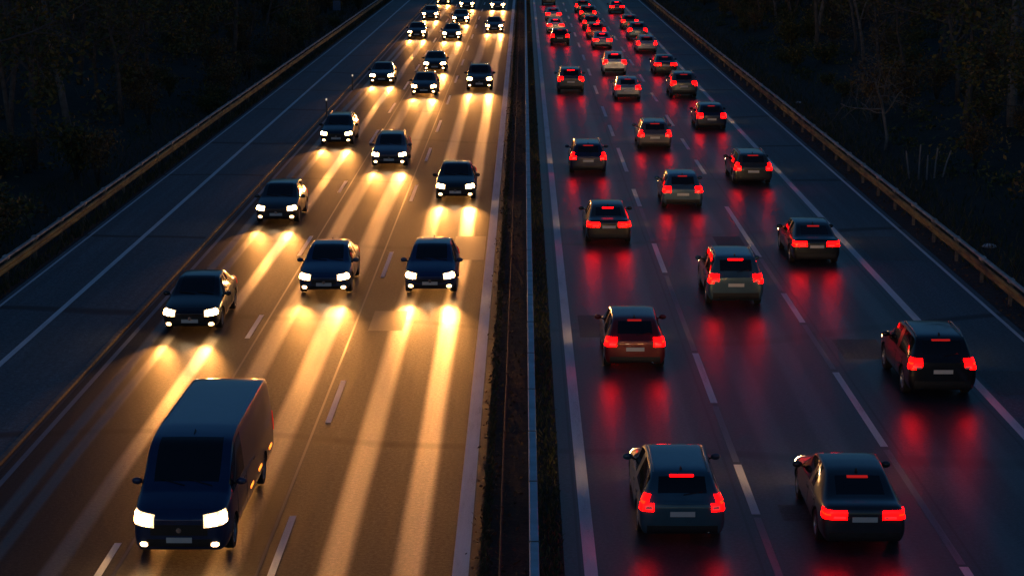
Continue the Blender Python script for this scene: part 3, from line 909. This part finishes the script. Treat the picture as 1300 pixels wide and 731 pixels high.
def place(kind, colour, s, row, oncoming, label, group):
    if PROTO_FREE[kind]:
        root = PROTO[kind]; PROTO_FREE[kind] = False
    else:
        root = copy_tree(PROTO[kind])
    L = SPECS[kind]['l']
    y = road_y(row) + L/2
    root.location = (road_x(s), y, .003)
    root.rotation_euler = (0, 0, PI + random.uniform(-.008, .008)) if oncoming else (0, 0, random.uniform(-.008, .008))
    col = tuple(c*random.uniform(.85, 1.15) for c in COLOURS[colour])
    for o in all_below(root):
        if o.type == 'MESH':
            o.color = (*col, 1)
            if oncoming and o.name.split('.')[0] in ('tail_light', 'brake_light'):
                o.material_slots[0].link = 'OBJECT'; o.material_slots[0].material = M['tail_dim']
    if not oncoming and random.random() < .72:      # not braking: only the tail lamps are lit
        for o in root.children:
            if o.name.split('.')[0] == 'brake_light':
                o.material_slots[0].link = 'OBJECT'; o.material_slots[0].material = M['tail_dim']
    tag(root, label, CAT[kind], group)
    sp = SPECS[kind]
    hz = (sp['head'][2]+sp['head'][3])/2
    for sx in ((-1, 1) if oncoming else (0,)):
        l = bpy.data.objects.new('headlamp_beam', spot_in if oncoming else spot_out)
        COL.objects.link(l); l.parent = root
        l.location = (sx*(sp['w']/2-.28), L/2+.06, hz)
        l.rotation_euler = (rad(90-6.5), 0, 0)
    return root

OUT = {
 0: (.242, 'lane beside the median', [(692, 'estate_car', 'steel blue'), (472, 'hatchback', 'dark red'), (312, 'sedan', 'brown'), (222, 'estate_car', 'navy'), (119, 'sport_utility_car', 'grey'), (58, 'hatchback', 'black'), (43, 'sedan', 'white'), (28, 'sedan', 'silver'), (7, 'hatchback', 'dark grey')]),
 1: (.522, 'middle lane', [(702, 'sedan', 'dark grey'), (392, 'sport_utility_car', 'steel blue'), (266, 'hatchback', 'steel blue'), (191, 'estate_car', 'grey'), (128, 'hatchback', 'silver'), (96, 'sport_utility_car', 'white'), (63, 'sedan', 'silver'), (50, 'estate_car', 'dark red'), (39, 'hatchback', 'navy'), (28, 'sport_utility_car', 'dark grey'), (17, 'estate_car', 'grey')]),
 2: (.805, 'lane beside the hard shoulder', [(508, 'sport_utility_car', 'black'), (338, 'sedan', 'black'), (236, 'estate_car', 'dark grey'), (166, 'hatchback', 'navy'), (125, 'sport_utility_car', 'grey'), (96, 'sedan', 'dark grey'), (68, 'estate_car', 'silver'), (52, 'sport_utility_car', 'steel blue'), (38, 'hatchback', 'grey'), (18, 'sedan', 'navy')]),
}
for k, (s, lane, lst) in OUT.items():
    for i, (row, kind, colour) in enumerate(lst):
        ss = s + random.uniform(-.008, .008)
        if k == 2 and i == 0: ss = .835
        place(kind, colour, ss, row, False, f'{colour} {TYPE_WORD[kind]} with red tail lights, {NTH[i]} up the {lane}', 'cars driving away with red tail lights')
IN = {
 0: (-.228, 'lane beside the median', [(376, 'hatchback', 'dark blue'), (256, 'sedan', 'black'), (116, 'sport_utility_car', 'brown'), (42, 'hatchback', 'dark grey'), (13, 'sedan', 'grey')]),
 1: (-.508, 'middle lane', [(716, 'delivery_van', 'dark blue'), (377, 'sedan', 'dark blue'), (214, 'estate_car', 'grey'), (123, 'hatchback', 'dark grey'), (92, 'sedan', 'black'), (52, 'hatchback', 'brown'), (31, 'sedan', 'black'), (12, 'estate_car', 'dark grey')]),
 2: (-.765, 'kerb lane, added for light', [(425, 'sedan', 'black'), (286, 'hatchback', 'dark grey'), (186, 'estate_car', 'black'), (108, 'sedan', 'dark grey'), (50, 'hatchback', 'black'), (26, 'estate_car', 'grey'), (6, 'sedan', 'dark grey')]),  # cars added along this lane to give its headlight glow a source
}
for k, (s, lane, lst) in IN.items():
    for i, (row, kind, colour) in enumerate(lst):
        place(kind, colour, s + random.uniform(-.008, .008), row, True, f'{colour} {TYPE_WORD[kind]} with lit headlights, {NTH[i]} up the oncoming {lane}', 'oncoming cars with lit headlights')

# ---------------------------------------------------------------- trees and shrubs
def grow(rng, mb, tips, p, d, length, r, depth, maxd, wander, spread, nmin, nmax, up):
    n = 4 if depth < 2 else 3
    pts = [p.copy()]; rr = [r]
    q = p.copy(); dd = d.copy()
    for i in range(n):
        dd = (dd + Vector((rng.uniform(-1, 1), rng.uniform(-1, 1), rng.uniform(-1, 1)))*wander + Vector((0, 0, up))).normalized()
        q = q + dd*(length/n); pts.append(q.copy()); rr.append(r*(1-.55*(i+1)/n))
    sides = 8 if depth == 0 else 5 if depth == 1 else 4 if depth == 2 else 3
    mb[0 if depth < 2 else 1].tube(pts, rr, sides, 0, depth < 1)
    if depth >= maxd:
        tips.append((pts[-1], dd)); tips.append((pts[len(pts)//2], dd)); return
    for k in range(rng.randint(nmin, nmax)):
        t = rng.uniform(.35 if depth else .4, 1.0)
        i = min(int(t*n), n-1); f = t*n-i
        base = pts[i].lerp(pts[i+1], f); br = (rr[i]*(1-f)+rr[i+1]*f)*rng.uniform(.5, .75)
        a = rng.uniform(0, 2*PI)
        side = dd.cross(Vector((math.cos(a), math.sin(a), .3))).normalized()
        nd = (dd*(1-spread) + side*spread).normalized()
        grow(rng, mb, tips, base, nd, length*rng.uniform(.45, .72), br, depth+1, maxd, wander*1.15, spread, nmin, nmax, up)

def leaf_quad(rng, mb, p, s, m=0):
    d = Vector((rng.gauss(0, 1), rng.gauss(0, 1), rng.gauss(0, .7))).normalized()
    e = d.cross(Vector((rng.gauss(0, 1), rng.gauss(0, 1), rng.gauss(0, 1)))).normalized()
    mb.add([p - d*s, p + e*s*.5, p + d*s, p - e*s*.5], [(0, 1, 2, 3)], m)

def make_tree(seed, height, bark, leafm, leaves, leaf_size, maxd=4, spread=.55, n=(3, 5), r=.16, wander=.16, up=.05, stems=1):
    rng = random.Random(seed)
    root = empty('tree')
    wood, twigs, tips = MB(), MB(), []
    for k in range(stems):
        lean = .08 if stems == 1 else .35
        d = Vector((rng.uniform(-lean, lean), rng.uniform(-lean, lean), 1)).normalized()
        grow(rng, (wood, twigs), tips, Vector((rng.uniform(-.2, .2)*(stems > 1), rng.uniform(-.2, .2)*(stems > 1), -.3)), d, height*.62, r, 0, maxd, wander, spread, n[0], n[1], up)
    wood.build('trunk', bark, root, True)
    for p, d in (tips if leaves else []):
        for _ in range(leaves):
            leaf_quad(rng, twigs, p + Vector((rng.gauss(0, .35), rng.gauss(0, .35), rng.gauss(0, .3)))*leaf_size*5, leaf_size*rng.uniform(.6, 1.4), 1)
    twigs.build('crown', [bark, leafm], root)
    return root

def make_shrub(seed, height, width, leafm, n):
    rng = random.Random(seed)
    root = empty('shrub')
    st, fo = MB(), MB()
    for k in range(14):
        a = rng.uniform(0, 2*PI); w = width*rng.uniform(.2, 1)
        tip = Vector((math.cos(a)*w, math.sin(a)*w, height*rng.uniform(.5, 1.0)))
        mid = tip*.5 + Vector((rng.uniform(-.2, .2), rng.uniform(-.2, .2), height*.15))
        st.tube([(0, 0, -.1), mid, tip], [.03, .02, .008], 4)
        for _ in range(n):
            t = rng.uniform(.35, 1.05)
            p = (mid.lerp(tip, (t-.5)*2) if t > .5 else mid*(t*2))
            leaf_quad(rng, fo, p + Vector((rng.gauss(0, .22), rng.gauss(0, .22), rng.gauss(0, .18)))*width, .09*rng.uniform(.6, 1.5))
    st.build('stem', M['bark'], root, True); fo.build('foliage', leafm, root)
    return root

TREES = [make_tree(3, 13, M['bark'], M['leaf_dull'], 0, .1, 4, .55, (3, 5), .17),
         make_tree(8, 11, M['bark'], M['leaf_dull'], 2, .10, 4, .62, (3, 5), .15),
         make_tree(14, 12, M['bark'], M['leaf'], 5, .15, 4, .55, (3, 4), .18),
         make_tree(21, 9, M['bark'], M['leaf'], 6, .14, 4, .6, (3, 4), .12, stems=2),
         make_tree(27, 14, M['pale_bark'], M['leaf_dull'], 0, .1, 4, .5, (3, 5), .19)]
SHRUBS = [make_shrub(5, 2.2, 1.3, M['leaf'], 90), make_shrub(6, 1.5, 1.2, M['leaf'], 80), make_shrub(7, 2.8, 1.5, M['leaf_dull'], 70)]
USED = set()
def plant(proto, x, y, sc, name, label, cat, group):
    if proto.name not in USED:
        o = proto; USED.add(proto.name)
    else:
        o = copy_tree(proto)
    o.location = (x, y, terrain_z(x, y) - .05); o.rotation_euler = (0, 0, random.uniform(0, 2*PI)); o.scale = (sc, sc, sc*random.uniform(.9, 1.15))
    return tag(o, label, cat, group)

def in_view(x, y):
    """is some of a tree that stands here inside the picture?"""
    lim = 690*H/2420*1.0
    half = (y*math.cos(PITCH) + CAM_Z*math.sin(PITCH))*700/F_PX
    return abs(x) < half + 4

def wood(side, x_front, lab_t, lab_s, grp_t, grp_s, weights):
    pts = []
    tries = 0
    while len(pts) < 125 and tries < 9000:
        tries += 1
        y = random.uniform(58, 275); x = x_front + random.uniform(0, 58)**1.0
        if not in_view(side*x, y): continue
        dmin = 3.6 if x < x_front+16 else 5.5
        if any((x-a)**2 + (y-b)**2 < dmin**2 for a, b in pts): continue
        pts.append((x, y))
    for x, y in pts:
        pr = random.choices(TREES, weights)[0]
        plant(pr, side*x, y, random.uniform(.8, 1.2), 'tree', lab_t, 'tree', grp_t)
    k = 0; sp = []
    tries = 0
    while k < 115 and tries < 9000:
        tries += 1
        y = random.uniform(60, 260); x = x_front - 2.6 + random.random()**1.6*24
        if not in_view(side*x, y): continue
        if any((x-a)**2 + (y-b)**2 < 1.5**2 for a, b in sp): continue
        sp.append((x, y)); k += 1
        plant(random.choice(SHRUBS), side*x, y, random.uniform(.6, 1.25), 'shrub', lab_s, 'shrub', grp_s)

# two trees of the right-hand wood that stand out in the photograph
tx, ty = ground_at(1268, 188)
USED.add('none')
pale = make_tree(91, 15, M['pale_bark'], M['leaf_dull'], 0, .1, 4, .5, (3, 5), .30, wander=.05)
plant(pale, tx+.6, ty, 1.0, 'tree', 'tall tree with a thick pale trunk standing out before the dark wood', 'tree', None)
tx2, ty2 = ground_at(1124, 190)
spread = make_tree(57, 7.2, M['pale_bark'], M['leaf_dull'], 0, .1, 4, .66, (4, 6), .12, wander=.24, up=.03)
plant(spread, tx2, ty2, 1.0, 'tree', 'small pale bare tree with wide flat branches above the bleached stakes', 'tree', None)

wood(-1, 22.5, 'dark twiggy tree in the thicket behind the slip road guardrail', 'low dark leafy shrub at the thicket edge behind the slip road guardrail', 'trees of the thicket beside the slip road', 'shrubs of the thicket beside the slip road', [3, 4, 5, 4, 1])
wood(1, 23.5, 'dark bare tree in the wood beyond the tail-lit carriageway', 'low dark leafy shrub on the grassy bank beyond the tail-lit carriageway', 'trees of the wood beyond the tail-lit carriageway', 'shrubs of the bank beyond the tail-lit carriageway', [5, 3, 2, 2, 2])
for p in TREES + SHRUBS:
    if p.name not in USED:
        for c in list(all_below(p)): bpy.data.objects.remove(c)
        bpy.data.objects.remove(p)

# ---------------------------------------------------------------- grass and fallen leaves (uncountable)
def grass(name, spans, n, hgt, rng):
    mb = MB()
    for _ in range(n):
        xa, xb = rng.choice(spans)
        y = 30 + 230*rng.random()**1.6
        x = rng.uniform(xa, xb)
        z = terrain_z(x, y) if abs(x) > 19.5 else 0
        h = hgt*rng.uniform(.4, 1.4); a = rng.uniform(0, 2*PI); w = .02*rng.uniform(.7, 1.8)
        dx, dy = math.cos(a)*w, math.sin(a)*w; lx, ly = rng.gauss(0, .35)*h, rng.gauss(0, .35)*h
        mb.add([(x-dx, y-dy, z), (x+dx, y+dy, z), (x+lx*.5+dx*.6, y+ly*.5+dy*.6, z+h*.6), (x+lx, y+ly, z+h)], [(0, 1, 2, 3)])
    return tag(mb.build(name, M['grass']), None, None, None, 'stuff')
rng = random.Random(5)
g = grass('verge_grass', [(-22, -18.4), (-18.2, -17.7), (16.3, 19), (16.4, 22)], 26000, .34, rng)
tag(g, 'rough grass growing along both guardrails', 'grass')
g = grass('median_grass', [(road_x(.022), road_x(.060)), (road_x(.022), road_x(.060)), (road_x(-.064), road_x(-.052))], 16000, .13, rng)
tag(g, 'short dark grass growing in the median strip', 'grass')
mb = MB()
for _ in range(9000):
    x = rng.choice((rng.uniform(road_x(-.066), road_x(.005)), rng.gauss(road_x(-.060), .12), rng.uniform(-18.6, -17.6), rng.uniform(15.6, 16.6)))
    y = 32 + 220*rng.random()**1.7
    leaf_quad(rng, mb, Vector((x, y, .05+rng.random()*.03)), .05*rng.uniform(.6, 1.5))
tag(mb.build('fallen_leaves', M['fallen']), 'brown fallen leaves lying in the median and along the verges', 'leaves', None, 'stuff')

for side, x0, lab in ((-1, 20.5, 'dark bramble undergrowth below the thicket beside the slip road'), (1, 20.5, 'dark bramble undergrowth below the wood beyond the tail-lit carriageway')):
    mb = MB()
    for _ in range(520):
        x = x0 + rng.random()**1.5*46; y = rng.uniform(55, 265)
        if not in_view(side*x, y): continue
        ww = rng.uniform(.5, 1.5); hh = rng.uniform(.3, 1.0); z = terrain_z(side*x, y)
        for _ in range(55):
            a = rng.uniform(0, 2*PI); q = ww*rng.random()**.6
            leaf_quad(rng, mb, Vector((side*x+math.cos(a)*q, y+math.sin(a)*q, z+hh*rng.random()*(1.1-q/ww*.7))), .10*rng.uniform(.6, 1.6))
    tag(mb.build('undergrowth', M['leaf'] if side > 0 else M['leaf_dull']), lab, 'undergrowth', None, 'stuff')

# ---------------------------------------------------------------- light and camera
w = bpy.data.worlds.new('World'); scene.world = w; w.use_nodes = True
nt = w.node_tree
sky = nt.nodes.new('ShaderNodeTexSky'); sky.sky_type = 'NISHITA'; sky.sun_disc = False
sky.sun_elevation = rad(2.0); sky.sun_rotation = rad(200); sky.ozone_density = 4.0; sky.air_density = 1.0; sky.dust_density = .3
bg = nt.nodes['Background']; bg.inputs['Strength'].default_value = .14
nt.links.new(sky.outputs['Color'], bg.inputs['Color'])
sun = bpy.data.lights.new('sun', 'SUN'); sun.energy = .02; sun.angle = rad(15); sun.color = (1, .9, .8)
so = bpy.data.objects.new('sun', sun); COL.objects.link(so)
az = rad(200); el = rad(12)
d = Vector((math.sin(az)*math.cos(el), math.cos(az)*math.cos(el), math.sin(el)))
so.rotation_euler = (-d).to_track_quat('-Z', 'Y').to_euler()

cam = bpy.data.cameras.new('camera'); co = bpy.data.objects.new('camera', cam); COL.objects.link(co)
cam.sensor_width = 36; cam.lens = F_PX/1300*36; cam.clip_start = .5; cam.clip_end = 6000
co.location = (0, 0, CAM_Z)
yaw = math.atan((VPX-650)/math.hypot(F_PX, CY))
co.rotation_euler = (PI/2 - PITCH, 0, yaw)
scene.camera = co
scene.view_settings.view_transform = 'Standard'; scene.view_settings.look = 'None'
scene.view_settings.exposure = 0; scene.view_settings.gamma = 1
scene.cycles.use_denoising = True
scene.cycles.max_bounces = 6
scene.cycles.sample_clamp_indirect = 6
